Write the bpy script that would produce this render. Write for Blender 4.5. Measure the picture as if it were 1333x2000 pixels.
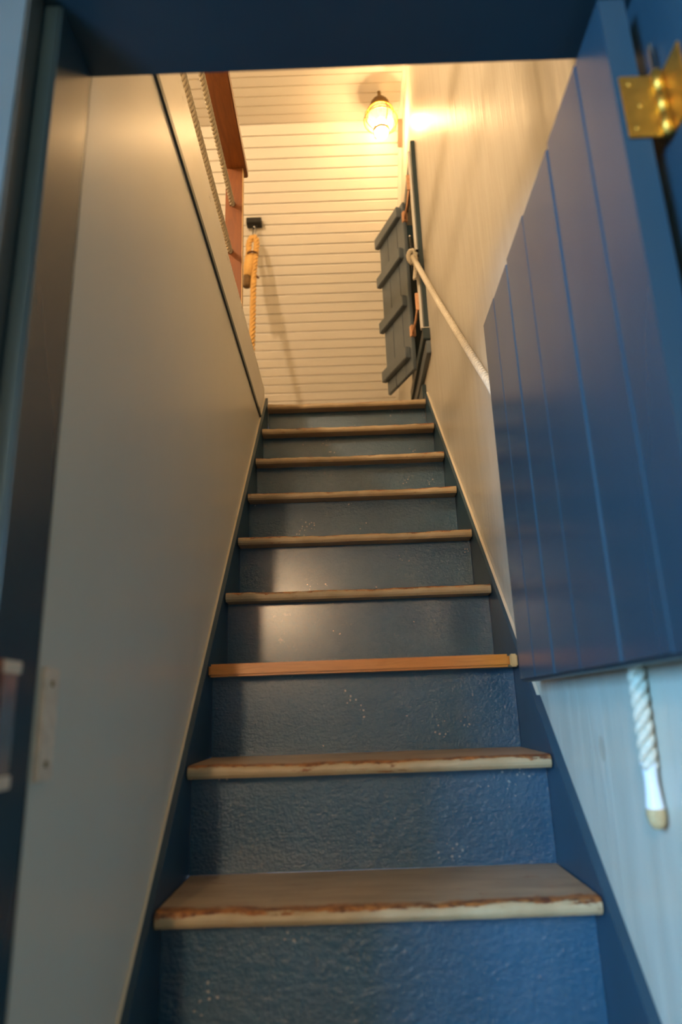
import bpy, bmesh, math, random
from mathutils import Vector, Matrix, Euler

for o in list(bpy.data.objects):
    bpy.data.objects.remove(o, do_unlink=True)
scene = bpy.context.scene
COL = scene.collection
rnd = random.Random(7)

# ------------------------------------------------------------------ camera
F_PX, PITCH, YAW, ROLL = 1318.574, 0.283974, -0.003061, -0.034908
CAM = Vector((-0.034244, -1.637278, -0.109743))
cp, sp, cy, sy = math.cos(PITCH), math.sin(PITCH), math.cos(YAW), math.sin(YAW)
fwd = Vector((sy * cp, cy * cp, sp)); r0 = Vector((cy, -sy, 0)); u0 = r0.cross(fwd)
rt = r0 * math.cos(ROLL) + u0 * math.sin(ROLL); up = u0 * math.cos(ROLL) - r0 * math.sin(ROLL)
cam_data = bpy.data.cameras.new('camera'); cam = bpy.data.objects.new('camera', cam_data); COL.objects.link(cam)
cam.matrix_world = Matrix(((rt.x, up.x, -fwd.x, CAM.x), (rt.y, up.y, -fwd.y, CAM.y), (rt.z, up.z, -fwd.z, CAM.z), (0, 0, 0, 1)))
cam_data.sensor_fit = 'VERTICAL'; cam_data.sensor_height = 36; cam_data.sensor_width = 24
cam_data.lens = 36 * F_PX / 2000
cam_data.clip_start = 0.02
cam_data.dof.use_dof = True; cam_data.dof.focus_distance = 2.1; cam_data.dof.aperture_fstop = 2.0
scene.camera = cam

# ------------------------------------------------------------------ world, daylight, exposure
world = bpy.data.worlds.new('world'); scene.world = world; world.use_nodes = True
bg = world.node_tree.nodes['Background']; bg.inputs[0].default_value = (0.55, 0.72, 1.0, 1); bg.inputs[1].default_value = 0.6
vs = scene.view_settings
vs.view_transform = 'Standard'; vs.look = 'None'; vs.gamma = 1; vs.use_curve_mapping = False; vs.exposure = 0.0
scene.display_settings.display_device = 'sRGB'

def area_light(name, loc, rot, sx, sy_, power, col):
    d = bpy.data.lights.new(name, 'AREA'); d.shape = 'RECTANGLE'; d.size = sx; d.size_y = sy_; d.energy = power; d.color = col
    o = bpy.data.objects.new(name, d); o.location = loc; o.rotation_euler = rot; COL.objects.link(o); return o
# daylight coming in through the window in the left wall of the lower room (outside the pane, facing in)
area_light('window_daylight', (-2.12, -3.25, 0.42), (0, -math.pi / 2, 0), 1.1, 1.25, 470, (0.19, 0.53, 1.0))

LAMP_POWER = 33.0        # emission strength of the stairhead bulb
UPPER_FILL = 86         # added fill pendant in the upper room, left of the railing
ROOM_LAMP = 46          # warm lamp on the back wall of the lower room

# ------------------------------------------------------------------ helpers
class MB:
    def __init__(s): s.v = []; s.f = []; s.smooth = []
    def add(s, vs_, fs, smooth=False):
        b = len(s.v); s.v += [tuple(v) for v in vs_]
        for f in fs: s.f.append(tuple(b + i for i in f)); s.smooth.append(smooth)
        return s
    def box(s, x0, x1, y0, y1, z0, z1):
        v = [(x, y, z) for z in (z0, z1) for y in (y0, y1) for x in (x0, x1)]
        return s.add(v, [(0, 2, 3, 1), (4, 5, 7, 6), (0, 1, 5, 4), (2, 6, 7, 3), (0, 4, 6, 2), (1, 3, 7, 5)])
    def bbox(s, x0, x1, y0, y1, z0, z1, b=0.003):
        """box with every edge chamfered"""
        bm = bmesh.new()
        m = Matrix.Translation(((x0 + x1) / 2, (y0 + y1) / 2, (z0 + z1) / 2)) @ Matrix.Diagonal((x1 - x0, y1 - y0, z1 - z0, 1))
        bmesh.ops.create_cube(bm, size=1, matrix=m)
        bmesh.ops.bevel(bm, geom=bm.edges[:], offset=b, segments=2, affect='EDGES')
        bm.verts.index_update()
        s.add([v.co[:] for v in bm.verts], [[v.index for v in f.verts] for f in bm.faces]); bm.free(); return s
    def prism(s, poly, axis, a, b):
        """poly of 2D points extruded along axis between a and b (poly axes are the other two in xyz order)"""
        n = len(poly)
        def mk(p, t):
            l = list(p); l.insert(axis, t); return tuple(l)
        v = [mk(p, a) for p in poly] + [mk(p, b) for p in poly]
        fs = [tuple(range(n))[::-1], tuple(range(n, 2 * n))] + [(i, (i + 1) % n, n + (i + 1) % n, n + i) for i in range(n)]
        return s.add(v, fs)
    def tube(s, pts, r, n=10, caps=True, smooth=True):
        pts = [Vector(p) for p in pts]; rs = r if isinstance(r, (list, tuple)) else [r] * len(pts)
        prev = None; rings = []
        for i, p in enumerate(pts):
            t = (pts[min(i + 1, len(pts) - 1)] - pts[max(i - 1, 0)]).normalized()
            if prev is None:
                a = Vector((0, 0, 1)) if abs(t.z) < 0.9 else Vector((1, 0, 0)); nn = t.cross(a).normalized()
            else:
                nn = (prev - t * prev.dot(t)).normalized()
            prev = nn; bb = t.cross(nn)
            rings.append([p + (nn * math.cos(2 * math.pi * k / n) + bb * math.sin(2 * math.pi * k / n)) * rs[i] for k in range(n)])
        v = [q for ring in rings for q in ring]; fs = []
        for i in range(len(pts) - 1):
            for k in range(n):
                fs.append((i * n + k, i * n + (k + 1) % n, (i + 1) * n + (k + 1) % n, (i + 1) * n + k))
        if caps:
            fs.append(tuple(range(n))[::-1]); fs.append(tuple((len(pts) - 1) * n + k for k in range(n)))
        return s.add(v, fs, smooth)
    def lathe(s, prof, c, n=28, smooth=True):
        v = []; fs = []
        for (r, z) in prof:
            for k in range(n):
                a = 2 * math.pi * k / n; v.append((c[0] + r * math.cos(a), c[1] + r * math.sin(a), c[2] + z))
        for i in range(len(prof) - 1):
            for k in range(n):
                fs.append((i * n + k, i * n + (k + 1) % n, (i + 1) * n + (k + 1) % n, (i + 1) * n + k))
        return s.add(v, fs, smooth)
    def torus(s, c, R, r, axis=2, n=32, m=8):
        pts = []
        for k in range(n + 1):
            a = 2 * math.pi * k / n; p = [R * math.cos(a), R * math.sin(a)]; p.insert(axis, 0); pts.append(Vector(c) + Vector(p))
        return s.tube(pts, r, m, caps=False)
    def rope(s, pts, rad, pitch, n=7, step=None):
        """three laid strands along a polyline"""
        pts = [Vector(p) for p in pts]
        L = [0]
        for a, b in zip(pts, pts[1:]): L.append(L[-1] + (b - a).length)
        tot = L[-1]; step = step or pitch / 10; m = max(2, int(tot / step))
        path = []; j = 0
        for i in range(m + 1):
            d = tot * i / m
            while j < len(pts) - 2 and L[j + 1] < d: j += 1
            path.append(pts[j].lerp(pts[j + 1], (d - L[j]) / max(1e-9, L[j + 1] - L[j])))
        frames = []; prev = None
        for i, p in enumerate(path):
            t = (path[min(i + 1, m)] - path[max(i - 1, 0)]).normalized()
            if prev is None:
                a = Vector((0, 0, 1)) if abs(t.z) < 0.9 else Vector((1, 0, 0)); nn = t.cross(a).normalized()
            else: nn = (prev - t * prev.dot(t)).normalized()
            prev = nn; frames.append((nn, t.cross(nn)))
        for q in range(3):
            sp_ = []
            for i, p in enumerate(path):
                a = 2 * math.pi * (tot * i / m / pitch + q / 3)
                sp_.append(p + (frames[i][0] * math.cos(a) + frames[i][1] * math.sin(a)) * rad * 0.56)
            s.tube(sp_, rad * 0.47, n)
        return s
    def mesh(s, name, off=(0, 0, 0)):
        me = bpy.data.meshes.new(name)
        me.from_pydata([(v[0] - off[0], v[1] - off[1], v[2] - off[2]) for v in s.v], [], s.f)
        me.polygons.foreach_set('use_smooth', s.smooth)
        me.update()
        bm = bmesh.new(); bm.from_mesh(me); bmesh.ops.recalc_face_normals(bm, faces=bm.faces); bm.to_mesh(me); bm.free()
        return me

BASE = {}
def tag(o, label=None, cat=None, group=None, kind=None):
    if label: o['label'] = label
    if cat: o['category'] = cat
    if group: o['group'] = group
    if kind: o['kind'] = kind
    return o
def thing(name, base, label, cat, group=None, kind=None):
    o = bpy.data.objects.new(name, None); o.empty_display_size = 0.05; o.location = base; COL.objects.link(o)
    BASE[o] = Vector(base); return tag(o, label, cat, group, kind)
def put(name, mb, mat, parent=None, label=None, origin=None):
    """link a mesh built in world coordinates; origin = world position of its own origin"""
    org = Vector(origin) if origin is not None else (BASE[parent] if parent else Vector((0, 0, 0)))
    me = mb.mesh(name, org); me.materials.append(mat)
    o = bpy.data.objects.new(name, me); COL.objects.link(o); BASE[o] = org
    if parent: o.parent = parent; o.location = org - BASE[parent]
    else: o.location = org
    if label: o['label'] = label
    return o
def solo(name, mb, mat, label, cat, kind=None, group=None, origin=(0, 0, 0)):
    return tag(put(name, mb, mat, None, origin=origin), label, cat, group, kind)
def link_copy(src, parent, loc, rot=None, name=None):
    c = src.copy(); COL.objects.link(c); c.parent = parent; c.location = loc
    if rot: c.rotation_euler = rot
    if name: c.name = name
    BASE[c] = BASE[parent] + Vector(loc)
    return c

# ------------------------------------------------------------------ materials
def new_mat(name):
    m = bpy.data.materials.new(name); m.use_nodes = True; nt = m.node_tree
    return m, nt, nt.nodes['Principled BSDF']
def coords(nt, scale=(1, 1, 1), rand=False):
    tc = nt.nodes.new('ShaderNodeTexCoord'); mp = nt.nodes.new('ShaderNodeMapping'); mp.inputs['Scale'].default_value = scale
    nt.links.new(tc.outputs['Object'], mp.inputs['Vector'])
    if rand:
        oi = nt.nodes.new('ShaderNodeObjectInfo'); ml = nt.nodes.new('ShaderNodeMath'); ml.operation = 'MULTIPLY'; ml.inputs[1].default_value = 37.0
        nt.links.new(oi.outputs['Random'], ml.inputs[0])
        nt.links.new(ml.outputs[0], mp.inputs['Location'])
    return mp.outputs[0]
def noise(nt, vec, scale, detail=4, rough=0.55, dist=0.0):
    n = nt.nodes.new('ShaderNodeTexNoise'); n.inputs['Scale'].default_value = scale; n.inputs['Detail'].default_value = detail
    n.inputs['Roughness'].default_value = rough; n.inputs['Distortion'].default_value = dist
    nt.links.new(vec, n.inputs['Vector']); return n.outputs['Fac']
def ramp(nt, fac, stops):
    r = nt.nodes.new('ShaderNodeValToRGB'); e = r.color_ramp.elements
    while len(e) < len(stops): e.new(0.5)
    for i, (p, c) in enumerate(stops):
        e[i].position = p; e[i].color = (*c, 1) if len(c) == 3 else c
    nt.links.new(fac, r.inputs['Fac']); return r.outputs['Color']
def mix(nt, fac, a, b, mode='MIX'):
    m = nt.nodes.new('ShaderNodeMix'); m.data_type = 'RGBA'; m.blend_type = mode
    for sock, val in ((m.inputs[0], fac), (m.inputs[6], a), (m.inputs[7], b)):
        if hasattr(val, 'links') or hasattr(val, 'is_linked'): nt.links.new(val, sock)
        else: sock.default_value = val if not isinstance(val, tuple) else (*val, 1)
    return m.outputs[2]
def math_n(nt, op, a, b=None, clamp=False):
    m = nt.nodes.new('ShaderNodeMath'); m.operation = op; m.use_clamp = clamp
    for i, val in enumerate((a, b)):
        if val is None: continue
        if hasattr(val, 'is_linked'): nt.links.new(val, m.inputs[i])
        else: m.inputs[i].default_value = val
    return m.outputs[0]
def bump(nt, bsdf, h, strength, dist=0.002):
    b = nt.nodes.new('ShaderNodeBump'); b.inputs['Strength'].default_value = strength; b.inputs['Distance'].default_value = dist
    nt.links.new(h, b.inputs['Height']); nt.links.new(b.outputs[0], bsdf.inputs['Normal'])

def paint(name, c1, c2, rough, stretch=(1, 1, 1), bscale=30, bstr=0.15, cscale=4, spec=0.5, rand=False):
    m, nt, b = new_mat(name); v = coords(nt, stretch, rand)
    col = ramp(nt, noise(nt, v, cscale, 5), [(0.3, c1), (0.7, c2)])
    nt.links.new(col, b.inputs['Base Color']); b.inputs['Roughness'].default_value = rough; b.inputs['Specular IOR Level'].default_value = spec
    bump(nt, b, noise(nt, v, bscale, 4), bstr); return m

BLUE_A, BLUE_B = (0.019, 0.045, 0.066), (0.026, 0.057, 0.083)
M_DOOR = paint('blue_door_paint', BLUE_A, BLUE_B, 0.24, (1, 1, 0.25), 26, 0.10, 3)
M_FRAME = paint('blue_frame_paint', (0.020, 0.046, 0.066), (0.026, 0.057, 0.080), 0.26, (1, 1, 0.3), 22, 0.08, 3)
M_STRINGER = paint('blue_stringer_paint', (0.012, 0.040, 0.066), (0.018, 0.055, 0.09), 0.42, (1, 1, 1), 18, 0.12, 6)
M_SHUT = paint('slate_blue_shutter_paint', (0.095, 0.115, 0.13), (0.12, 0.142, 0.158), 0.45, (1, 1, 1), 40, 0.15, 8)
M_GREYB = paint('grey_blue_casing_paint', (0.07, 0.082, 0.08), (0.085, 0.098, 0.095), 0.35)
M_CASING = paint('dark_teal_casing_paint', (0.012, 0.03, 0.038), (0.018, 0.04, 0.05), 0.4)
M_WALL_L = paint('cream_wall_paint', (0.61, 0.58, 0.50), (0.65, 0.62, 0.54), 0.34, (1, 1, 0.35), 14, 0.10, 2.5)
M_PLANK = paint('white_board_paint', (0.70, 0.655, 0.56), (0.74, 0.69, 0.60), 0.38, (0.2, 1, 1), 30, 0.06, 5, rand=True)
M_JOINT = paint('brown_joint_block_paint', (0.20, 0.13, 0.08), (0.26, 0.17, 0.11), 0.5)
M_CREAM = paint('cream_trim_paint', (0.58, 0.50, 0.37), (0.66, 0.58, 0.45), 0.4, (1, 1, 1), 40, 0.2, 12)
M_TRIMW = paint('white_trim_paint', (0.68, 0.64, 0.55), (0.72, 0.68, 0.60), 0.3)
def mat_fascia():
    m, nt, b = new_mat('chipped_white_fascia_paint'); v = coords(nt, (1, 1, 1))
    tc = nt.nodes.new('ShaderNodeTexCoord'); sep = nt.nodes.new('ShaderNodeSeparateXYZ'); nt.links.new(tc.outputs['Object'], sep.inputs[0])
    base = ramp(nt, noise(nt, v, 5, 4), [(0.3, (0.66, 0.62, 0.53)), (0.7, (0.72, 0.68, 0.60))])
    edge = math_n(nt, 'MULTIPLY', math_n(nt, 'ADD', sep.outputs[2], -0.150), 14, True)
    nz = noise(nt, coords(nt, (1, 0.45, 1.4)), 34, 7, 0.75)
    chip = math_n(nt, 'GREATER_THAN', math_n(nt, 'ADD', nz, math_n(nt, 'MULTIPLY', edge, 0.13)), 0.70)
    nt.links.new(mix(nt, math_n(nt, 'MULTIPLY', chip, 0.85), base, (0.20, 0.13, 0.075)), b.inputs['Base Color'])
    b.inputs['Roughness'].default_value = 0.32
    bump(nt, b, math_n(nt, 'ADD', noise(nt, v, 22, 4), math_n(nt, 'MULTIPLY', chip, -0.8)), 0.4, 0.002); return m
M_FASCIA = mat_fascia()
M_ROOM = paint('lower_room_paint', (0.27, 0.19, 0.11), (0.30, 0.21, 0.125), 0.7)
M_FLOOR = paint('floor_board_paint', (0.13, 0.075, 0.035), (0.17, 0.10, 0.05), 0.5, (1, 8, 1), 10, 0.2, 4)

M_FLOORU = paint('pale_landing_floor_paint', (0.52, 0.45, 0.35), (0.58, 0.50, 0.40), 0.5, (8, 1, 1), 10, 0.2, 4)
def mat_wall_r():
    m, nt, b = new_mat('cream_plywood_wall_paint'); v = coords(nt, (1, 9, 0.8))
    s = noise(nt, v, 3.0, 6, 0.6, 0.6); s2 = noise(nt, coords(nt, (1, 1, 1)), 2.2, 3)
    c = ramp(nt, s, [(0.25, (0.50, 0.455, 0.37)), (0.55, (0.565, 0.525, 0.435)), (0.8, (0.60, 0.565, 0.48))])
    vo = nt.nodes.new('ShaderNodeTexVoronoi'); vo.inputs['Scale'].default_value = 2.3; nt.links.new(coords(nt, (1, 1, 0.7)), vo.inputs['Vector'])
    knot = math_n(nt, 'LESS_THAN', vo.outputs['Distance'], 0.035)
    c = mix(nt, math_n(nt, 'MULTIPLY', knot, 0.35), c, (0.30, 0.24, 0.16))
    nt.links.new(c, b.inputs['Base Color'])
    nt.links.new(math_n(nt, 'ADD', math_n(nt, 'MULTIPLY', s2, 0.2), 0.24), b.inputs['Roughness'])
    b.inputs['Specular IOR Level'].default_value = 0.38
    bump(nt, b, s, 0.5, 0.005); return m
M_WALL_R = mat_wall_r()

def mat_riser():
    m, nt, b = new_mat('glossy_blue_riser_paint'); v = coords(nt, (1, 1, 1), True); vs_ = coords(nt, (1.0, 1, 2.2), True)
    c = ramp(nt, noise(nt, v, 5, 5), [(0.3, (0.010, 0.062, 0.116)), (0.7, (0.020, 0.086, 0.155))])
    # small pale chips and scuffs
    vo = nt.nodes.new('ShaderNodeTexVoronoi'); vo.inputs['Scale'].default_value = 95; nt.links.new(v, vo.inputs['Vector'])
    keep = math_n(nt, 'GREATER_THAN', noise(nt, v, 9, 4), 0.62)
    dot = math_n(nt, 'LESS_THAN', vo.outputs['Distance'], math_n(nt, 'MULTIPLY', noise(nt, v, 140, 2), 0.46))
    chips = math_n(nt, 'MULTIPLY', keep, dot)
    sc = ramp(nt, noise(nt, v, 22, 6, 0.75), [(0.62, (0, 0, 0)), (0.80, (0.5, 0.5, 0.5))])
    c = mix(nt, sc, c, (0.16, 0.21, 0.22)); c = mix(nt, math_n(nt, 'MULTIPLY', chips, 0.7), c, (0.30, 0.35, 0.34))
    nt.links.new(c, b.inputs['Base Color'])
    nt.links.new(math_n(nt, 'ADD', math_n(nt, 'MULTIPLY', noise(nt, v, 9, 4), 0.2), 0.12), b.inputs['Roughness'])
    b.inputs['Coat Weight'].default_value = 0.75; b.inputs['Coat Roughness'].default_value = 0.23
    h = math_n(nt, 'ADD', noise(nt, vs_, 46, 5, 0.6), math_n(nt, 'MULTIPLY', noise(nt, v, 150, 4), 0.8))
    h = math_n(nt, 'ADD', h, math_n(nt, 'MULTIPLY', chips, -0.6))
    pv = nt.nodes.new('ShaderNodeTexVoronoi'); pv.inputs['Scale'].default_value = 130; nt.links.new(v, pv.inputs['Vector'])
    pit = math_n(nt, 'MULTIPLY', math_n(nt, 'LESS_THAN', pv.outputs['Distance'], 0.22), math_n(nt, 'GREATER_THAN', noise(nt, v, 24, 3), 0.54))
    h = math_n(nt, 'ADD', h, math_n(nt, 'MULTIPLY', pit, -1.2))
    bump(nt, b, h, 0.9, 0.003); return m
M_RISER = mat_riser()

def mat_tread():
    m, nt, b = new_mat('worn_tan_tread_paint'); v = coords(nt, (1, 1, 1), True); vl = coords(nt, (0.35, 1.6, 1.6), True)
    tc = nt.nodes.new('ShaderNodeTexCoord'); sep = nt.nodes.new('ShaderNodeSeparateXYZ'); nt.links.new(tc.outputs['Object'], sep.inputs[0])
    y, z = sep.outputs[1], sep.outputs[2]
    paintc = ramp(nt, noise(nt, v, 14, 4), [(0.3, (0.36, 0.255, 0.135)), (0.7, (0.46, 0.345, 0.20))])
    grime = ramp(nt, noise(nt, vl, 16, 5), [(0.3, (0.27, 0.195, 0.12)), (0.7, (0.42, 0.31, 0.20))])
    # the walked-on top is dirty brown, the front edge face keeps its tan paint
    top = math_n(nt, 'MULTIPLY', math_n(nt, 'ADD', y, -0.012), 60, True)
    c = mix(nt, top, paintc, grime)
    # worn band along the nosing arris, bare and reddish wood in chips
    d = math_n(nt, 'ADD', math_n(nt, 'ABSOLUTE', math_n(nt, 'ADD', y, -0.012)), math_n(nt, 'ABSOLUTE', z))
    band = math_n(nt, 'SUBTRACT', 1.0, math_n(nt, 'MULTIPLY', d, 42), True)
    nz = noise(nt, vl, 48, 7, 0.75)
    chip = math_n(nt, 'GREATER_THAN', math_n(nt, 'ADD', nz, math_n(nt, 'MULTIPLY', band, 0.36)), 0.635)
    wood = ramp(nt, noise(nt, v, 60, 4), [(0.35, (0.10, 0.030, 0.012)), (0.6, (0.34, 0.13, 0.035)), (0.8, (0.46, 0.22, 0.07))])
    c = mix(nt, chip, c, wood)
    nt.links.new(c, b.inputs['Base Color']); b.inputs['Roughness'].default_value = 0.42
    bump(nt, b, math_n(nt, 'ADD', nz, math_n(nt, 'MULTIPLY', chip, -0.5)), 0.5, 0.002); return m
M_TREAD = mat_tread()

def wood(name, dark, mid, light, axis_scale, rough=0.4, scale=6):
    m, nt, b = new_mat(name); v = coords(nt, axis_scale)
    n1 = noise(nt, v, scale, 6, 0.6, 1.2)
    nt.links.new(ramp(nt, n1, [(0.25, dark), (0.5, mid), (0.78, light)]), b.inputs['Base Color'])
    b.inputs['Roughness'].default_value = rough; bump(nt, b, n1, 0.15, 0.002); return m
M_WOODV = wood('stained_pine', (0.11, 0.028, 0.002), (0.165, 0.045, 0.003), (0.21, 0.065, 0.006), (6, 6, 0.7), 0.6)
M_WOODH = wood('stained_pine_rail', (0.13, 0.036, 0.008), (0.20, 0.062, 0.013), (0.27, 0.09, 0.02), (6, 0.7, 6))
M_PINE = wood('pale_pine_and_lit_side', (0.50, 0.29, 0.10), (0.60, 0.36, 0.14), (0.66, 0.42, 0.18), (6, 6, 0.8))
M_NOSE = wood('bare_orange_nosing_wood', (0.46, 0.15, 0.018), (0.60, 0.21, 0.03), (0.68, 0.27, 0.05), (0.8, 8, 8), 0.35, 10)

def metal(name, col, rough=0.3, metallic=1.0):
    m, nt, b = new_mat(name); v = coords(nt)
    nt.links.new(ramp(nt, noise(nt, v, 60, 4), [(0.3, tuple(x * 0.75 for x in col)), (0.7, col)]), b.inputs['Base Color'])
    b.inputs['Metallic'].default_value = metallic; b.inputs['Roughness'].default_value = rough; return m
M_BRASS = metal('brass', (0.78, 0.40, 0.07), 0.46)
M_BRASSD = metal('aged_brass', (0.42, 0.27, 0.10), 0.4)
M_CAP = metal('dark_bronze_cap', (0.20, 0.125, 0.05), 0.5)
M_STEEL = metal('bright_steel', (0.75, 0.75, 0.74), 0.25)
M_BLACKM = metal('black_iron', (0.035, 0.036, 0.034), 0.45, 0.6)
M_COPPER = metal('raw_copper_hinge', (0.80, 0.46, 0.26), 0.5, 0.5)
M_PLATE = metal('pinkish_bronze_plate', (0.86, 0.70, 0.55), 0.5, 0.0)
M_REDBR = metal('red_bronze', (0.30, 0.11, 0.06), 0.45, 0.5)

def fibre(name, c1, c2, rough=0.85):
    m, nt, b = new_mat(name); v = coords(nt, (1, 1, 1))
    n1 = noise(nt, v, 160, 3); nt.links.new(ramp(nt, n1, [(0.3, c1), (0.7, c2)]), b.inputs['Base Color'])
    b.inputs['Roughness'].default_value = rough; bump(nt, b, n1, 0.4, 0.001); return m
M_ROPEW = fibre('white_cotton_rope', (0.55, 0.49, 0.38), (0.68, 0.62, 0.50))
M_ROPEG = fibre('grey_beige_rail_rope', (0.40, 0.345, 0.24), (0.52, 0.46, 0.34))
M_MANILA = fibre('golden_manila_rope', (0.56, 0.31, 0.085), (0.70, 0.43, 0.14))
M_TAPE = fibre('white_whipping_tape', (0.78, 0.78, 0.80), (0.84, 0.84, 0.86), 0.4)
M_TIP = fibre('tan_rope_tip', (0.45, 0.30, 0.14), (0.58, 0.42, 0.22))
M_TWINE = fibre('dark_brown_twine', (0.09, 0.035, 0.015), (0.14, 0.06, 0.025))
M_CUT = fibre('brown_cut_rope_end', (0.12, 0.065, 0.02), (0.18, 0.10, 0.035))

def mat_glass():
    m = bpy.data.materials.new('clear_lamp_glass'); m.use_nodes = True; nt = m.node_tree; nt.nodes.clear()
    out = nt.nodes.new('ShaderNodeOutputMaterial'); mx = nt.nodes.new('ShaderNodeMixShader'); tr = nt.nodes.new('ShaderNodeBsdfTransparent')
    gl = nt.nodes.new('ShaderNodeBsdfGlossy'); gl.inputs['Roughness'].default_value = 0.05; mx.inputs[0].default_value = 0.05
    tr.inputs[0].default_value = (0.97, 0.96, 0.93, 1)
    nt.links.new(tr.outputs[0], mx.inputs[1]); nt.links.new(gl.outputs[0], mx.inputs[2]); nt.links.new(mx.outputs[0], out.inputs[0]); return m
M_GLASS = mat_glass()
def mat_frosted(name, frost):
    m = bpy.data.materials.new(name); m.use_nodes = True; nt = m.node_tree; nt.nodes.clear()
    out = nt.nodes.new('ShaderNodeOutputMaterial'); mx = nt.nodes.new('ShaderNodeMixShader'); mx.inputs[0].default_value = frost
    tr = nt.nodes.new('ShaderNodeBsdfTransparent'); tl = nt.nodes.new('ShaderNodeBsdfTranslucent'); tl.inputs[0].default_value = (0.95, 0.93, 0.88, 1)
    nt.links.new(tr.outputs[0], mx.inputs[1]); nt.links.new(tl.outputs[0], mx.inputs[2]); nt.links.new(mx.outputs[0], out.inputs[0]); return m
M_FROST = mat_frosted('lamp_globe_glass', 0.045)
M_DOME = mat_frosted('frosted_lamp_dome', 0.55)
def emit(name, col, s):
    m = bpy.data.materials.new(name); m.use_nodes = True; nt = m.node_tree; nt.nodes.clear()
    out = nt.nodes.new('ShaderNodeOutputMaterial'); e = nt.nodes.new('ShaderNodeEmission'); e.inputs[0].default_value = (*col, 1); e.inputs[1].default_value = s
    nt.links.new(e.outputs[0], out.inputs[0]); return m
M_BULB = emit('glowing_bulb', (1.0, 0.63, 0.28), LAMP_POWER * 10)
M_BULB3 = emit('fill_pendant_bulb', (1.0, 0.73, 0.46), UPPER_FILL * 10)
M_BULB2 = emit('glowing_room_bulb', (1.0, 0.70, 0.42), ROOM_LAMP * 10)

# ------------------------------------------------------------------ dimensions
G, R = 0.20149, 0.20895             # going and rise
XL, XR = -0.385, 0.385              # stair walls
ZU = 6 * R                          # upper floor 1.2537
ZF = -5 * R                         # lower floor
YD = -0.858                         # stair-side face of the doorway wall
SOFF = 0.806                        # doorway soffit
YF = -0.985                         # room-side face of the doorway wall
ZCEIL, YKINK = 3.135, 1.462         # flat upper ceiling and where the roof slope starts

# ------------------------------------------------------------------ setting: walls, floors, ceilings
mb = MB().box(XL - 0.08, XL, YD, 1.30, ZF, 1.130)
solo('wall_left', mb, M_WALL_L, 'smooth cream painted wall on the left of the stairs', 'wall', 'structure')
wy0, wy1, wz0, wz1 = 1.125, 1.60, 1.56, 2.51          # hatch opening in the right wall
mb = MB().box(XR, XR + 0.09, YD, wy0, ZF, 3.4).box(XR, XR + 0.09, wy1, 3.5, ZF, 3.4).box(XR, XR + 0.09, wy0, wy1, ZF, wz0).box(XR, XR + 0.09, wy0, wy1, wz1, 3.4)
solo('wall_right', mb, M_WALL_R, 'streaky cream painted plywood wall on the right of the stairs', 'wall', 'structure')
# wall with the doorway at the foot of the stairs
mb = MB().box(-2.0, -0.43, YF + 0.02, YD, ZF, 1.10).box(0.43, 1.6, YF + 0.02, YD, ZF, 1.10).box(-0.43, 0.43, YF + 0.02, YD, SOFF + 0.03, 1.10)
solo('wall_front', mb, M_ROOM, 'wall pierced by the doorway at the foot of the stairs', 'wall', 'structure')
# lower room behind the camera
mb = MB().box(-2.08, -2.0, -4.0, -3.90, ZF, 1.10).box(-2.08, -2.0, -2.60, YF, ZF, 1.10).box(-2.08, -2.0, -3.90, -2.60, ZF, -0.15).box(-2.08, -2.0, -3.90, -2.60, 1.0, 1.10)
solo('wall_room_left', mb, M_ROOM, 'lower room wall with the daylight window, behind the viewer', 'wall', 'structure')
solo('wall_room_right', MB().box(1.6, 1.68, -4.0, YF, ZF, 1.10), M_ROOM, 'plain lower room wall right of the viewer', 'wall', 'structure')
solo('wall_room_back', MB().box(-2.08, 1.68, -4.08, -4.0, ZF, 1.10), M_ROOM, 'plain lower room wall behind the viewer', 'wall', 'structure')
solo('floor', MB().box(-2.08, 1.68, -4.0, 1.3, ZF - 0.06, ZF), M_FLOOR, 'brown board floor at the foot of the stairs', 'floor', 'structure')
solo('ceiling_lower', MB().box(-2.08, 1.68, -4.0, YF + 0.02, 1.10, 1.16), M_ROOM, 'lower room ceiling above the viewer', 'ceiling', 'structure')
w = thing('window_2', (-2.0, -3.25, -0.15), 'daylight window of the lower room behind the viewer', 'window', kind='structure')
for a in (MB().box(-2.07, -2.0, -3.90, -3.86, -0.15, 1.0), MB().box(-2.07, -2.0, -2.64, -2.60, -0.15, 1.0), MB().box(-2.07, -2.0, -3.86, -2.64, 0.96, 1.0), MB().box(-2.07, -2.0, -3.86, -2.64, -0.15, -0.11)):
    put('window_frame', a, M_TRIMW, w)
put('pane', MB().box(-2.045, -2.041, -3.86, -2.64, -0.11, 0.96), M_GLASS, w)
# upper storey
mb = MB().box(-2.4, XL - 0.045, -2.5, 3.4, 1.17, ZU).box(XL - 0.045, XR, 6 * G + 0.06, 3.4, 1.17, ZU).box(XL - 0.045, 1.0, -2.5, YD, 1.17, ZU)
solo('floor_upper', mb, M_FLOORU, 'landing floor at the head of the stairs', 'floor', 'structure')
solo('wall_upper_left', MB().box(-2.48, -2.4, -2.5, 3.5, ZU, 3.4), M_WALL_L, 'far left wall of the upper room behind the railing', 'wall', 'structure')
solo('wall_upper_front', MB().box(-2.48, XR + 0.09, -2.58, -2.5, ZU, 3.4), M_WALL_L, 'upper room wall above and behind the viewer', 'wall', 'structure')
solo('wall_upper_right', MB().box(XR, XR + 0.09, -2.5, YD, 1.17, 3.4), M_WALL_L, 'upper room wall right of the stair head, out of sight', 'wall', 'structure')

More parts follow.
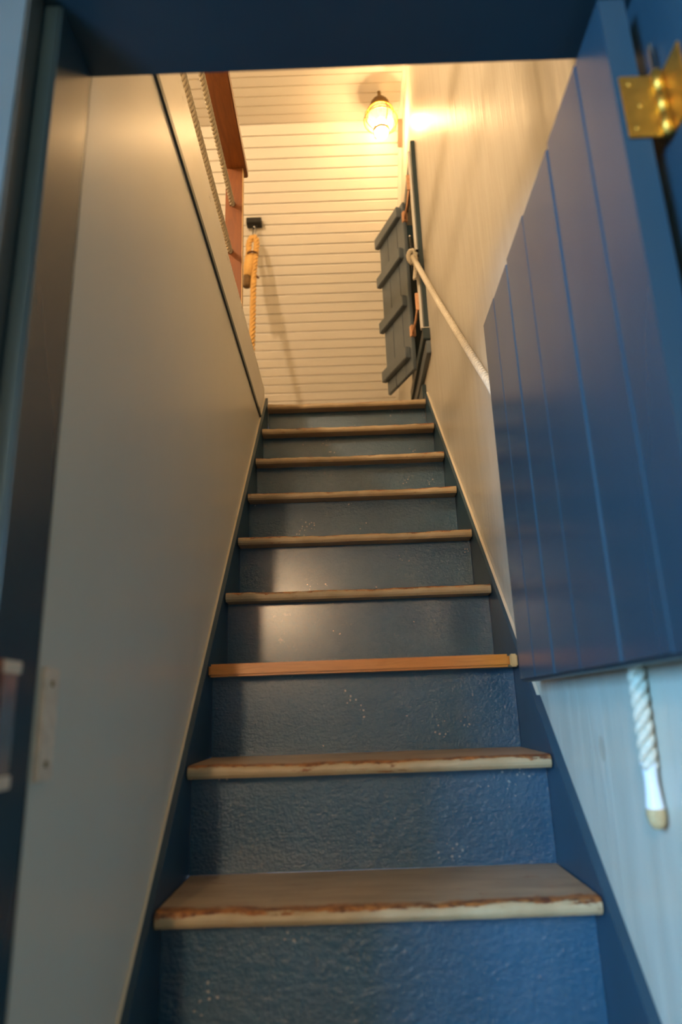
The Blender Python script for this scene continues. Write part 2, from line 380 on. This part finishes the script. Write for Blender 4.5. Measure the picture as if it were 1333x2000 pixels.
# boarded ceiling: a 45 degree roof slope that turns into a flat strip near the lamp
PW = 0.0598
ceil = thing('ceiling', (0, YKINK, ZCEIL), 'white boarded sloping ceiling above the stair head', 'ceiling', kind='structure')
prof = [(0.0, 0.0), (PW - 0.0015, 0.0), (PW - 0.0015, 0.004), (PW - 0.007, 0.0075), (0.006, 0.0105), (0.0025, 0.0085), (0.0, 0.004)]
pm = MB().prism(prof, 0, -2.4, XR)
first = None; sq = math.sqrt(0.5)
for i in range(45):
    s0 = (i + 1) * PW                                            # distance down the slope
    loc = Vector((0, s0 * sq + 0.012 * sq, -s0 * sq + 0.012 * sq))
    if first is None:
        first = put('plank', pm, M_PLANK, ceil, origin=BASE[ceil])
        me0 = pm.mesh('plank'); me0.materials.append(M_PLANK); first.data = me0
        first.location = loc; first.rotation_euler = (math.radians(135), 0, 0)
    else:
        link_copy(first, ceil, loc, (math.radians(135), 0, 0))
for i in range(14):
    link_copy(first, ceil, (0, -i * PW, 0.012), (math.radians(180), 0, 0))
L = 46 * PW * sq
b0 = 0.012
put('ceiling_backing', MB().prism([(YKINK, ZCEIL + b0 + 0.005), (YKINK + L, ZCEIL + b0 + 0.005 - L), (YKINK + L, ZCEIL + 0.09 - L), (YKINK, ZCEIL + 0.09)], 0, -2.44, XR + 0.05), M_PLANK, ceil)
put('ceiling_backing', MB().box(-2.44, XR + 0.05, -2.55, YKINK, ZCEIL + b0, ZCEIL + 0.09), M_PLANK, ceil)

# corner moulding between the boards and the right wall
t = thing('trim_1', (XR, YKINK, ZCEIL), 'pale corner moulding where boarded ceiling meets right wall', 'trim', kind='structure')
def slope_bar(x0, x1, d0, d1, s0, s1):
    """bar lying on the roof slope: x range, depth range below the boards, distance range down the slope"""
    q = []
    for s, d in ((s0, d0), (s1, d0), (s1, d1), (s0, d1)):
        q.append((YKINK + s * sq - d * sq, ZCEIL - s * sq - d * sq))
    return MB().prism(q, 0, x0, x1)
put('moulding', slope_bar(XR - 0.020, XR, -0.004, 0.016, 0.03, 2.5), M_TRIMW, t)
put('moulding', MB().box(XR - 0.020, XR, 0.3, YKINK - 0.01, ZCEIL - 0.016, ZCEIL + 0.01), M_TRIMW, t)
put('joint_block', slope_bar(XR - 0.024, XR - 0.0005, 0.0, 0.024, 0.0, 0.14), M_JOINT, t)

# edge of the upper floor along the stairwell
t = thing('trim_2', (XL, 0.2, 1.13), 'white fascia board edging the upper floor over the left wall', 'trim', kind='structure')
put('shadow_strip', MB().box(XL - 0.03, XL + 0.006, YD, 1.262, 1.130, 1.149), M_CASING, t, 'thin dark blue strip standing in for the shaded gap under white board')  # dark colour stands in for shade in the gap below the fascia
put('fascia', MB().bbox(XL - 0.025, XL + 0.001, YD, 1.255, 1.149, 1.352, 0.0025), M_FASCIA, t)
put('cap_edge', MB().bbox(XL - 0.034, XL - 0.022, YD, 0.98, 1.352, 1.362, 0.002), M_TRIMW, t)
put('dark_edge', MB().box(XL - 0.024, XL - 0.0015, 0.30, 1.254, 1.351, 1.3545), M_CASING, t)
# baseboard of the landing
solo('baseboard_right', MB().bbox(XR - 0.020, XR, 1.300, 3.0, ZU, 1.370, 0.002), M_CASING, 'dark baseboard on the right wall at the stair head', 'baseboard', 'structure')

# ------------------------------------------------------------------ staircase
st = thing('staircase', (0, -5 * G, ZF), 'steep blue painted wooden staircase with worn tan treads', 'staircase')
SW = 0.368
def string_poly(z_off, lo):
    y0, y1 = -0.93, 6 * G + 0.045
    yb = (ZF - lo) * G / R                                       # where the lower edge meets the floor
    p = [(y0, y0 * R / G + z_off), (y1, y1 * R / G + z_off), (y1, y1 * R / G + lo)]
    return p + ([(yb, ZF), (y0, ZF)] if yb > y0 else [(y0, y0 * R / G + lo)])
for sgn in (-1, 1):
    wall = XL if sgn < 0 else XR
    tw = 0.006 if sgn < 0 else 0.008
    a, b = sorted((sgn * SW, wall - sgn * tw))
    s_ = put('stringer', MB().prism(string_poly(0.004, -0.36), 0, a, b), M_STRINGER, st)
    a, b = sorted((wall - sgn * tw, wall - sgn * 0.0005)); ya = -0.90 if sgn < 0 else -0.095; yb_ = 6 * G + 0.045
    cp_ = [(ya, ya * R / G + 0.0055), (yb_, yb_ * R / G + 0.0055), (yb_, yb_ * R / G - 0.05), (ya, ya * R / G - 0.05)]
    put('stringer_cap', MB().prism(cp_, 0, a, b), M_CREAM, s_, 'thin cream strip along the top of the stringer')
    if sgn > 0:
        put('stringer_back', MB().prism([(-0.93, -0.93 * R / G + 0.004), (ya, ya * R / G + 0.004), (ya, ya * R / G - 0.1), (-0.93, -0.93 * R / G - 0.08)], 0, a, b), M_STRINGER, s_)
TT = 0.026
def tread_mesh(k, depth):
    bm_ = MB(); n = 44; prof = [(depth, -TT), (0.006, -TT), (0.001, -TT + 0.006), (0.0, -TT / 2), (0.001, -0.007), (0.004, -0.003), (0.010, -0.0006), (0.03, 0), (depth * 0.5, 0), (depth, 0)]
    hw = 0.3645; vs_ = []; fs = []
    rr = random.Random(100 + k); ph = [rr.uniform(0, 6.28) for _ in range(6)]; wear = rr.uniform(0.002, 0.0055)
    for i in range(n + 1):
        x = -hw + 2 * hw * i / n; u = x / hw
        dz = -wear * (1 - u * u) ** 1.0 + 0.0009 * math.sin(9 * u + ph[0]) + 0.0006 * math.sin(23 * u + ph[1]) + 0.0004 * math.sin(51 * u + ph[2])
        dy = 0.0012 * math.sin(7 * u + ph[3]) + 0.0007 * math.sin(29 * u + ph[4])
        for (y, z) in prof:
            front = max(0, 1 - y / 0.08)
            topw = 1 if z > -TT / 2 - 0.001 else 0.15
            vs_.append((x, y + dy * front, z + dz * front * topw))
    m = len(prof)
    for i in range(n):
        for j in range(m):
            fs.append((i * m + j, i * m + (j + 1) % m, (i + 1) * m + (j + 1) % m, (i + 1) * m + j))
    fs.append(tuple(range(m))); fs.append(tuple(n * m + j for j in range(m)))
    return bm_.add(vs_, fs)
for k in range(-4, 7):
    org = Vector((0, k * G, k * R))
    tm = tread_mesh(k, 0.255 if k < 6 else 0.06)
    tm.v = [(v[0] + org.x, v[1] + org.y, v[2] + org.z) for v in tm.v]
    o = put('tread', tm, M_TREAD, st, origin=org)
    if k == 0:
        nm = MB().tube([(-0.362, org.y + 0.0115, -0.0145), (0.340, org.y + 0.0115, -0.0145)], 0.0135, 14)
        nm.v = [(v[0], org.y - 0.006 + (v[1] - org.y) * 0.8, v[2]) for v in nm.v]
        put('nosing', MB().bbox(-0.3655, 0.3475, org.y - 0.006, org.y + 0.012, org.z - TT - 0.001, org.z + 0.0025, 0.005), M_NOSE, o, 'bare orange wood nosing strip', origin=org)
        put('nosing_end', MB().bbox(0.3480, 0.3655, org.y - 0.006, org.y + 0.012, org.z - TT - 0.001, org.z + 0.0025, 0.003), M_PINE, o, 'pale patch at the end of the nosing', origin=org)
for k in range(-4, 7):
    y = k * G + 0.055; z0 = (k - 1) * R; z1 = k * R - TT
    put('riser', MB().box(-SW + 0.001, SW - 0.001, y, y + 0.016, z0, z1), M_RISER, st, origin=(0, y, z0))

# ------------------------------------------------------------------ door frame
fr = thing('trim_3', (0, YD, ZF), 'dark blue door frame around the foot of the stairs', 'door frame', kind='structure')
put('jamb', MB().bbox(-0.43, XL, -0.966, YD, ZF, SOFF, 0.003), M_FRAME, fr)
put('jamb', MB().bbox(XR - 0.002, 0.435, -1.045, YD, ZF, SOFF, 0.003), M_FRAME, fr)
put('head_lining', MB().box(-0.43, 0.43, -1.0, YD, SOFF, SOFF + 0.03), M_FRAME, fr, 'dark underside of the doorway head')
put('casing', MB().bbox(-0.53, -0.409, -1.003, -0.966, ZF, SOFF + 0.10, 0.003), M_GREYB, fr)
put('casing', MB().bbox(0.425, 0.53, -1.055, -0.966, ZF, SOFF + 0.10, 0.003), M_DOOR, fr)
put('casing', MB().bbox(-0.409, 0.425, -1.003, -0.966, SOFF + 0.012, SOFF + 0.10, 0.003), M_DOOR, fr)

# latch keepers on the left jamb
s1 = thing('strike_plate', (XL, -0.92, -0.11), 'bronze rimmed strike plate let into left door jamb', 'strike plate')
put('rim', MB().bbox(XL - 0.001, XL + 0.003, -0.958, -0.944, -0.176, -0.050, 0.001), M_REDBR, s1)
put('face', MB().bbox(XL - 0.001, XL + 0.0025, -0.944, -0.910, -0.168, -0.056, 0.001), M_STEEL, s1)
put('lip', MB().bbox(XL - 0.001, XL + 0.004, -0.944, -0.906, -0.063, -0.050, 0.001), M_PLATE, s1)
put('lip', MB().bbox(XL - 0.001, XL + 0.004, -0.944, -0.908, -0.176, -0.163, 0.001), M_PLATE, s1)
s2 = thing('keeper_plate', (XL, -0.83, -0.115), 'pale pinkish keeper plate at the edge of left door jamb', 'plate')
put('plate', MB().bbox(XL, XL + 0.006, -0.853, -0.812, -0.176, -0.052, 0.002), M_PLATE, s2)
for z in (-0.07, -0.158):
    put('screw', MB().lathe([(0.0001, 0.0), (0.004, 0.0), (0.004, 0.001), (0.0001, 0.0015)], (0, 0, 0), 10), M_BRASSD, s2, origin=(0, 0, 0)).matrix_local = Matrix.Translation((0.006, -0.003, z + 0.115)) @ Matrix.Rotation(math.pi / 2, 4, 'Y')

# ------------------------------------------------------------------ door leaf, swung open against the right wall
DX0, DX1, DZ0, DZ1 = 0.322, 0.3565, -0.064, 0.768
dr = thing('door_1', (DX1, -0.973, DZ0), 'blue plank half door standing open along the right wall', 'door', kind='structure')
ys = [-0.973, -0.879, -0.733, -0.569, -0.432, -0.305, -0.183]
for i in range(len(ys) - 1):
    a, b = ys[i], ys[i + 1]; e = [0.0, 0.004, -0.003, 0.005, -0.002, 0.003][i]
    c = 0.0045; px = [0.0, 0.0008, 0.0, 0.0010, 0.0, 0.0006][i]
    poly = [(DX0 + px, a + c), (DX0 + px, b - c), (DX0 + c, b), (DX1, b), (DX1, a), (DX0 + c, a)] if i else [(DX0 + px, a), (DX0 + px, b - c), (DX0 + c, b), (DX1, b), (DX1, a)]
    put('plank', MB().prism(poly, 2, DZ0 + abs(e) * 0.3, DZ1 + e), M_DOOR, dr)
put('ledge', MB().box(DX1, DX1 + 0.0015, -0.95, -0.20, 0.60, 0.70), M_DOOR, dr)
put('bottom_edge', MB().box(DX0 + 0.006, DX1 - 0.001, -0.972, -0.184, DZ0 - 0.004, DZ0 + 0.003), M_CASING, dr)
def hinge(zc):
    h = put('hinge', MB().tube([(0.374, -0.9795, zc - 0.048), (0.374, -0.9795, zc + 0.048)], 0.0058, 12), M_BRASS, dr, 'brass butt hinge')
    put('leaf', MB().bbox(0.329, 0.3735, -0.9765, -0.973, zc - 0.047, zc + 0.047, 0.001), M_BRASS, h)
    put('leaf', MB().bbox(XR - 0.005, XR - 0.0022, -1.022, -0.981, zc - 0.047, zc + 0.047, 0.001), M_BRASS, h)
    put('pin', MB().lathe([(0.0001, 0.094), (0.003, 0.094), (0.0034, 0.09), (0.0034, 0.05), (0.0058, 0.0495), (0.0058, 0.048)], (0.374, -0.9795, zc), 12), M_STEEL, h)
    for k in (-1, 0, 1):
        put('knuckle', MB().tube([(0.374, -0.9795, zc + k * 0.032 - 0.0155), (0.374, -0.9795, zc + k * 0.032 + 0.0155)], 0.0065, 12), M_BRASS, h)
    for dx, dz in ((0.341, 0.034), (0.350, 0.0), (0.341, -0.034)):
        put('screw', MB().lathe([(0.0001, 0.0), (0.0042, 0.0), (0.003, 0.0012), (0.0001, 0.0012)], (0, 0, 0), 10), M_BRASS, h, origin=(0, 0, 0)).matrix_local = Matrix.Translation(Vector((dx, -0.9765, zc + dz)) - BASE[h]) @ Matrix.Rotation(math.pi / 2, 4, 'X')
hinge(0.589); hinge(0.06)

# ------------------------------------------------------------------ hatch window in the right wall and its shutter
w = thing('window_1', (XR, 1.4, 1.56), 'dark framed hatch window in the right wall above the landing', 'window', kind='structure')
cx0 = XR - 0.020
put('casing', MB().bbox(cx0, XR, 1.065, 1.125, 1.52, 2.585, 0.002), M_CASING, w)
put('casing', MB().bbox(cx0, XR, 1.60, 1.66, 1.52, 2.585, 0.002), M_CASING, w)
put('casing', MB().bbox(cx0, XR, 1.125, 1.60, 2.51, 2.585, 0.002), M_CASING, w)
put('inner_stop', MB().bbox(cx0 - 0.010, XR + 0.07, 1.112, 1.136, 1.56, 2.565, 0.002), M_TRIMW, w, 'pale inner edge of the casing')
put('inner_stop', MB().box(XR, XR + 0.07, 1.588, 1.60, 1.56, 2.51), M_CASING, w)
put('sill', MB().bbox(XR - 0.032, XR, 1.045, 1.68, 1.465, 1.520, 0.003), M_CASING, w)
put('sill_lit_edge', MB().bbox(XR - 0.036, XR - 0.001, 1.043, 1.055, 1.520, 1.524, 0.001), M_TRIMW, w)  # white strip paints the lit top edge of the sill
put('apron', MB().bbox(XR - 0.020, XR, 1.055, 1.66, 1.40, 1.465, 0.002), M_SHUT, w)
put('pane', MB().box(XR + 0.07, XR + 0.076, wy0, wy1, wz0, wz1), M_CASING, w, 'dark closed back of the hatch')

HX, HY = 0.333, 1.300; AX, AY = 0.223 - 0.333, 0.275
wl = math.hypot(AX, AY); ux, uy = AX / wl, AY / wl            # along the shutter, away from its hinge
nx, ny = -uy, ux                                               # towards the stairs (camera side)
Z0, Z1 = 1.452, 2.425
sh = thing('window_shutter', (HX, HY, Z0), 'slate blue plank shutter with battens ajar at the hatch window', 'shutter')
def sbox(u0, u1, n0, n1, z0, z1, ch=0.002):
    b_ = MB().bbox(u0, u1, n0, n1, z0, z1, ch)
    b_.v = [(HX + v[0] * ux + v[1] * nx, HY + v[0] * uy + v[1] * ny, v[2]) for v in b_.v]
    return b_
us = [0, 0.082, 0.192, wl]
for i in range(3):
    put('plank', sbox(us[i], us[i + 1] - 0.0012, -0.018, 0.0, Z0, Z1, 0.003), M_SHUT, sh)
for zc in (2.375, 2.125, 1.845, 1.555):
    put('batten', sbox(0.022, wl + 0.010, 0.0, 0.026, zc - 0.031, zc + 0.031, 0.003), M_SHUT, sh)
for zc, dz in ((2.33, 0.05), (1.66, 0.045)):
    h = put('hinge', sbox(-0.012, 0.012, -0.020, 0.004, zc - 0.03, zc + 0.03, 0.002), M_COPPER, sh, 'raw copper coloured hinge')
    put('hinge_leaf', MB().bbox(HX + 0.006, cx0 - 0.008, HY - 0.185, HY - 0.176, zc + dz - 0.045, zc + dz + 0.045, 0.002), M_COPPER, h)
    put('hinge_strap', MB().tube([(HX + 0.005, HY - 0.005, zc - 0.02), (HX + 0.014, HY - 0.09, zc + 0.0), (HX + 0.020, HY - 0.178, zc + dz)], 0.006, 8), M_COPPER, h)

# ------------------------------------------------------------------ rope handrail on the right wall
CL = Vector((0.340, 1.090, 1.945))
cl = thing('rope_cleat', (cx0, CL.y, CL.z), 'dark iron cleat on the hatch casing holding the rope', 'cleat')
put('stem', MB().tube([(cx0 + 0.002, CL.y, CL.z + 0.015), (cx0 - 0.026, CL.y, CL.z + 0.015)], 0.007, 8).tube([(cx0 + 0.002, CL.y, CL.z - 0.015), (cx0 - 0.026, CL.y, CL.z - 0.015)], 0.007, 8), M_BLACKM, cl)
put('horn', MB().tube([(cx0 - 0.034, CL.y, CL.z - 0.095), (cx0 - 0.030, CL.y, CL.z - 0.05), (cx0 - 0.026, CL.y, CL.z), (cx0 - 0.030, CL.y, CL.z + 0.05), (cx0 - 0.034, CL.y, CL.z + 0.095)], [0.004, 0.007, 0.009, 0.007, 0.004], 10), M_BLACKM, cl)
put('horn_tip', MB().lathe([(0.0001, 0.006), (0.004, 0.004), (0.0055, 0), (0.004, -0.004), (0.0001, -0.006)], (cx0 - 0.034, CL.y, CL.z + 0.098), 10), M_STEEL, cl)
RR = 0.0125; RX = 0.3710
hr = thing('handrail_rope', (RX, -0.655, -0.28), 'white three-strand rope handrail running up the right wall', 'rope')
low = Vector((RX, -0.655, 0.005)); top = Vector((0.336, 1.072, 1.915)); mid = Vector((0.3690, 0.004, 0.712))
pts = []
for a, b, n in ((top, mid, 30), (mid, low, 20)):
    for i in range(n):
        t_ = i / n; p_ = a.lerp(b, t_); p_.z -= 0.012 * math.sin(math.pi * t_); pts.append(p_)
pts.append(low)
put('rope', MB().rope(pts, RR, 0.052, 8, 0.005), M_ROPEW, hr)
tail = [low + Vector((0, 0.004, 0.002)), low + Vector((0, -0.003, -0.018)), low + Vector((-0.001, -0.004, -0.05)), low + Vector((-0.002, -0.002, -0.14)), low + Vector((-0.001, 0.002, -0.205))]
put('tail', MB().rope(tail, RR, 0.054, 10, 0.003), M_ROPEW, hr)
wt = low + Vector((-0.001, 0.002, 0))
put('whipping', MB().lathe([(0.0115, -0.198), (0.0098, -0.206), (0.0092, -0.222), (0.0104, -0.240), (0.0122, -0.256)], wt, 18), M_TAPE, hr, 'white taped rope end')
put('rope_tip', MB().lathe([(0.0122, -0.256), (0.0128, -0.264), (0.0112, -0.274), (0.0065, -0.281), (0.0001, -0.283)], wt, 18), M_TIP, hr, 'tan frayed rope tip')
kn = []
for i in range(26):
    a = -0.6 + 5.6 * i / 25
    kn.append(CL + Vector((-0.006 - 0.018 * math.sin(a), -0.012 - 0.010 * math.cos(a * 0.5), -0.030 + 0.030 * math.cos(a))))
put('knot', MB().rope(kn, RR * 0.95, 0.030, 7, 0.003), M_ROPEW, hr)
kt = [CL + Vector((0.006, -0.024, -0.012)), CL + Vector((0.010, -0.020, -0.05)), CL + Vector((0.006, -0.012, -0.10)), CL + Vector((0.000, -0.008, -0.145))]
put('knot_tail', MB().rope(kt, RR * 0.9, 0.030, 7, 0.003), M_ROPEW, hr)
ey = thing('eye_bolt', (XR, -0.655, 0.006), 'steel eye bolt behind door holding the lower rope end', 'eye bolt')
put('shank', MB().tube([(XR + 0.01, -0.655, 0.022), (XR - 0.006, -0.655, 0.022)], 0.004, 8), M_STEEL, ey)
put('ring', MB().torus((XR - 0.0075, -0.655, 0.006), 0.017, 0.003, 0), M_STEEL, ey)

# ------------------------------------------------------------------ railing of the upper floor
rl = thing('guard_railing', (-0.45, 0.76, ZU), 'brown wooden railing with two rope lines beside the stairwell', 'railing')
put('top_rail', MB().bbox(-0.486, -0.400, -1.0, 0.805, 2.150, 2.192, 0.004), M_WOODH, rl)
po = put('post', MB().bbox(-0.487, -0.416, 0.742, 0.775, ZU, 2.150, 0.002), M_WOODV, rl)
put('post_lit_side', MB().bbox(-0.416, -0.4135, 0.7425, 0.775, ZU, 2.148, 0.0008), M_PINE, po, 'pale strip colouring the lit side of the post')  # lamp light on the post's right side, put in as paler wood
put('post', MB().bbox(-0.487, -0.416, -0.95, -0.917, ZU, 2.150, 0.002), M_WOODV, rl)
for x, z in ((-0.457, 1.962), (-0.464, 1.728)):
    p_ = []
    for i in range(41):
        t_ = i / 40; p_.append((x, -0.93 + 1.68 * t_, z - 0.020 * 4 * t_ * (1 - t_) * 0.5))
    put('rope_line', MB().rope(p_, 0.0115, 0.056, 8, 0.005), M_ROPEG, rl)
for x, z in ((-0.457, 1.962), (-0.464, 1.728)):
    put('rope_hole', MB().torus((x, 0.7425, z), 0.0135, 0.002, 1, 20, 6), M_TWINE, po)

# ------------------------------------------------------------------ manila rope hanging from its hook
HKX, HKY, HKZ = -0.512, 1.830, 2.735
hk = thing('rope_hook', (HKX, HKY, HKZ), 'black block bracket with hook on the boarded ceiling', 'hook')
put('block', MB().bbox(HKX - 0.046, HKX + 0.046, HKY - 0.045, HKY + 0.012, HKZ - 0.002, HKZ + 0.036, 0.003), M_BLACKM, hk)
put('eye', MB().torus((HKX + 0.002, HKY - 0.02, HKZ - 0.012), 0.012, 0.0035, 1, 20, 7), M_BLACKM, hk)
mr = thing('hanging_rope', (HKX, HKY - 0.02, ZU), 'thick golden manila rope hanging from black hook beside railing post', 'rope')
bx, by = HKX - 0.012, HKY - 0.02
put('shackle', MB().tube([(bx + 0.007, by, HKZ - 0.018), (bx + 0.001, by, HKZ - 0.09), (bx + 0.006, by, HKZ - 0.10), (bx + 0.012, by, HKZ - 0.098), (bx + 0.022, by, HKZ - 0.09), (bx + 0.020, by, HKZ - 0.018), (bx + 0.014, by, HKZ - 0.012), (bx + 0.007, by, HKZ - 0.018)], 0.0048, 8), M_STEEL, mr)
zt = HKZ - 0.088
e1 = [(bx - 0.030, by, zt - 0.28), (bx - 0.034, by, zt - 0.20), (bx - 0.020, by, zt - 0.12), (bx - 0.020, by, zt - 0.045), (bx - 0.006, by, zt - 0.008), (bx + 0.012, by, zt), (bx + 0.024, by, zt - 0.012), (bx + 0.028, by, zt - 0.05), (bx + 0.020, by, zt - 0.13), (bx + 0.012, by, zt - 0.24), (bx + 0.008, by, zt - 0.34)]
sm = []
for a, b in zip(e1, e1[1:]):
    for i in range(4): sm.append(Vector(a).lerp(Vector(b), i / 4))
sm.append(Vector(e1[-1]))
put('spliced_eye', MB().rope(sm, 0.0185, 0.075, 8, 0.006), M_MANILA, mr)
put('splice_bulge', MB().tube([(bx - 0.006, by, zt - 0.125), (bx - 0.012, by - 0.004, zt - 0.16), (bx - 0.020, by - 0.004, zt - 0.21), (bx - 0.024, by - 0.002, zt - 0.275)], [0.018, 0.026, 0.030, 0.026], 14), M_MANILA, mr)
put('seizing', MB().torus((bx + 0.002, by, zt - 0.125), 0.030, 0.006, 2, 24, 8), M_TWINE, mr, 'dark brown twine binding')
put('cut_end', MB().tube([(bx - 0.030, by, zt - 0.275), (bx - 0.031, by, zt - 0.345)], 0.0215, 14), M_CUT, mr, 'brown bound rope end')
put('rope', MB().rope([(bx + 0.009, by, zt - 0.30), (bx + 0.004, by, zt - 0.6), (bx - 0.004, by, zt - 1.0), (bx - 0.008, by, ZU + 0.02)], 0.0185, 0.085, 8, 0.007), M_MANILA, mr)
put('loose_strand', MB().tube([(bx + 0.018, by, zt - 0.27), (bx + 0.034, by, zt - 0.283), (bx + 0.040, by, zt - 0.29)], [0.006, 0.008, 0.004], 8), M_TWINE, mr)

# ------------------------------------------------------------------ lamp at the stair head
LX, LY = 0.246, 1.282
lz = ZCEIL
lp = thing('ceiling_lamp', (LX, LY, lz), 'lit brass ship lantern with glass globe hanging from boarded ceiling', 'lamp')
put('stem', MB().tube([(LX, LY, lz + 0.002), (LX, LY, lz - 0.10)], 0.0095, 12), M_BRASSD, lp)
put('cap', MB().lathe([(0.0001, -0.046), (0.020, -0.049), (0.040, -0.063), (0.053, -0.085), (0.059, -0.108), (0.061, -0.130), (0.058, -0.131), (0.055, -0.108), (0.049, -0.088), (0.037, -0.068), (0.0001, -0.054)], (LX, LY, lz), 36), M_CAP, lp)
put('globe', MB().lathe([(0.050, -0.126), (0.060, -0.142), (0.068, -0.170), (0.070, -0.196), (0.066, -0.222), (0.054, -0.246), (0.040, -0.258)], (LX, LY, lz), 36), M_FROST, lp)
put('collar', MB().lathe([(0.039, -0.252), (0.044, -0.257), (0.044, -0.270), (0.039, -0.272), (0.037, -0.260), (0.039, -0.252)], (LX, LY, lz), 32), M_BRASSD, lp)
put('dome', MB().lathe([(0.038, -0.268), (0.036, -0.282), (0.028, -0.296), (0.014, -0.304), (0.0001, -0.306)], (LX, LY, lz), 28), M_DOME, lp, 'glowing frosted bottom lens')
put('guard_ring', MB().torus((LX, LY, lz - 0.138), 0.070, 0.0038), M_BRASS, lp)
put('guard_ring', MB().torus((LX, LY, lz - 0.195), 0.090, 0.0032), M_BRASS, lp)
for k in range(4):
    a = math.radians(20 + 90 * k); c, s = math.cos(a), math.sin(a)
    put('guard_wire', MB().tube([(LX + r_ * c, LY + r_ * s, lz - z_) for r_, z_ in ((0.050, 0.118), (0.070, 0.138), (0.086, 0.165), (0.090, 0.195), (0.084, 0.228), (0.064, 0.253), (0.045, 0.266))], 0.0026, 8), M_BRASS, lp)
put('bulb', MB().lathe([(0.0001, -0.178), (0.010, -0.181), (0.018, -0.192), (0.026, -0.208), (0.028, -0.220), (0.025, -0.234), (0.015, -0.246), (0.0001, -0.250)], (LX, LY, lz), 24), M_BULB, lp, 'glowing warm bulb')
put('socket', MB().lathe([(0.0001, -0.10), (0.014, -0.10), (0.014, -0.180), (0.0001, -0.181)], (LX, LY, lz), 16), M_BRASSD, lp)

# ------------------------------------------------------------------ wall lamp of the lower room (behind the viewer)
wlx, wly, wlz = -0.66, -3.90, 0.97
wl_ = thing('wall_lamp', (wlx, -4.0, wlz), 'warm tube wall lamp in the lower room behind the viewer', 'lamp')
put('backplate', MB().bbox(wlx - 0.05, wlx + 0.05, -4.0, -3.985, wlz - 0.38, wlz + 0.10, 0.004), M_BRASSD, wl_)
for dz in (-0.34, 0.08):
    put('arm', MB().tube([(wlx, -3.986, wlz + dz), (wlx, wly, wlz + dz)], 0.008, 10), M_BRASSD, wl_)
put('bulb', MB().tube([(wlx, wly, wlz - 0.34), (wlx, wly, wlz + 0.08)], 0.030, 16), M_BULB2, wl_)
# ------------------------------------------------------------------ unseen pendant, added to even out the light on the sloping ceiling
ux_, uy_, uz_ = -1.3, -1.3, 2.48
ul = thing('fill_pendant', (ux_, uy_, ZCEIL), 'warm fill pendant added far left in the upper room, out of sight', 'lamp')
put('cord', MB().tube([(ux_, uy_, ZCEIL + 0.01), (ux_, uy_, uz_ + 0.08)], 0.004, 8), M_BLACKM, ul)
put('socket', MB().lathe([(0.0001, 0.085), (0.02, 0.085), (0.02, 0.06), (0.0001, 0.06)], (ux_, uy_, uz_), 16), M_BRASSD, ul)
put('bulb', MB().lathe([(0.0001, -0.075), (0.03, -0.07), (0.06, -0.04), (0.07, 0.0), (0.06, 0.04), (0.03, 0.065), (0.0001, 0.072)], (ux_, uy_, uz_), 20), M_BULB3, ul)
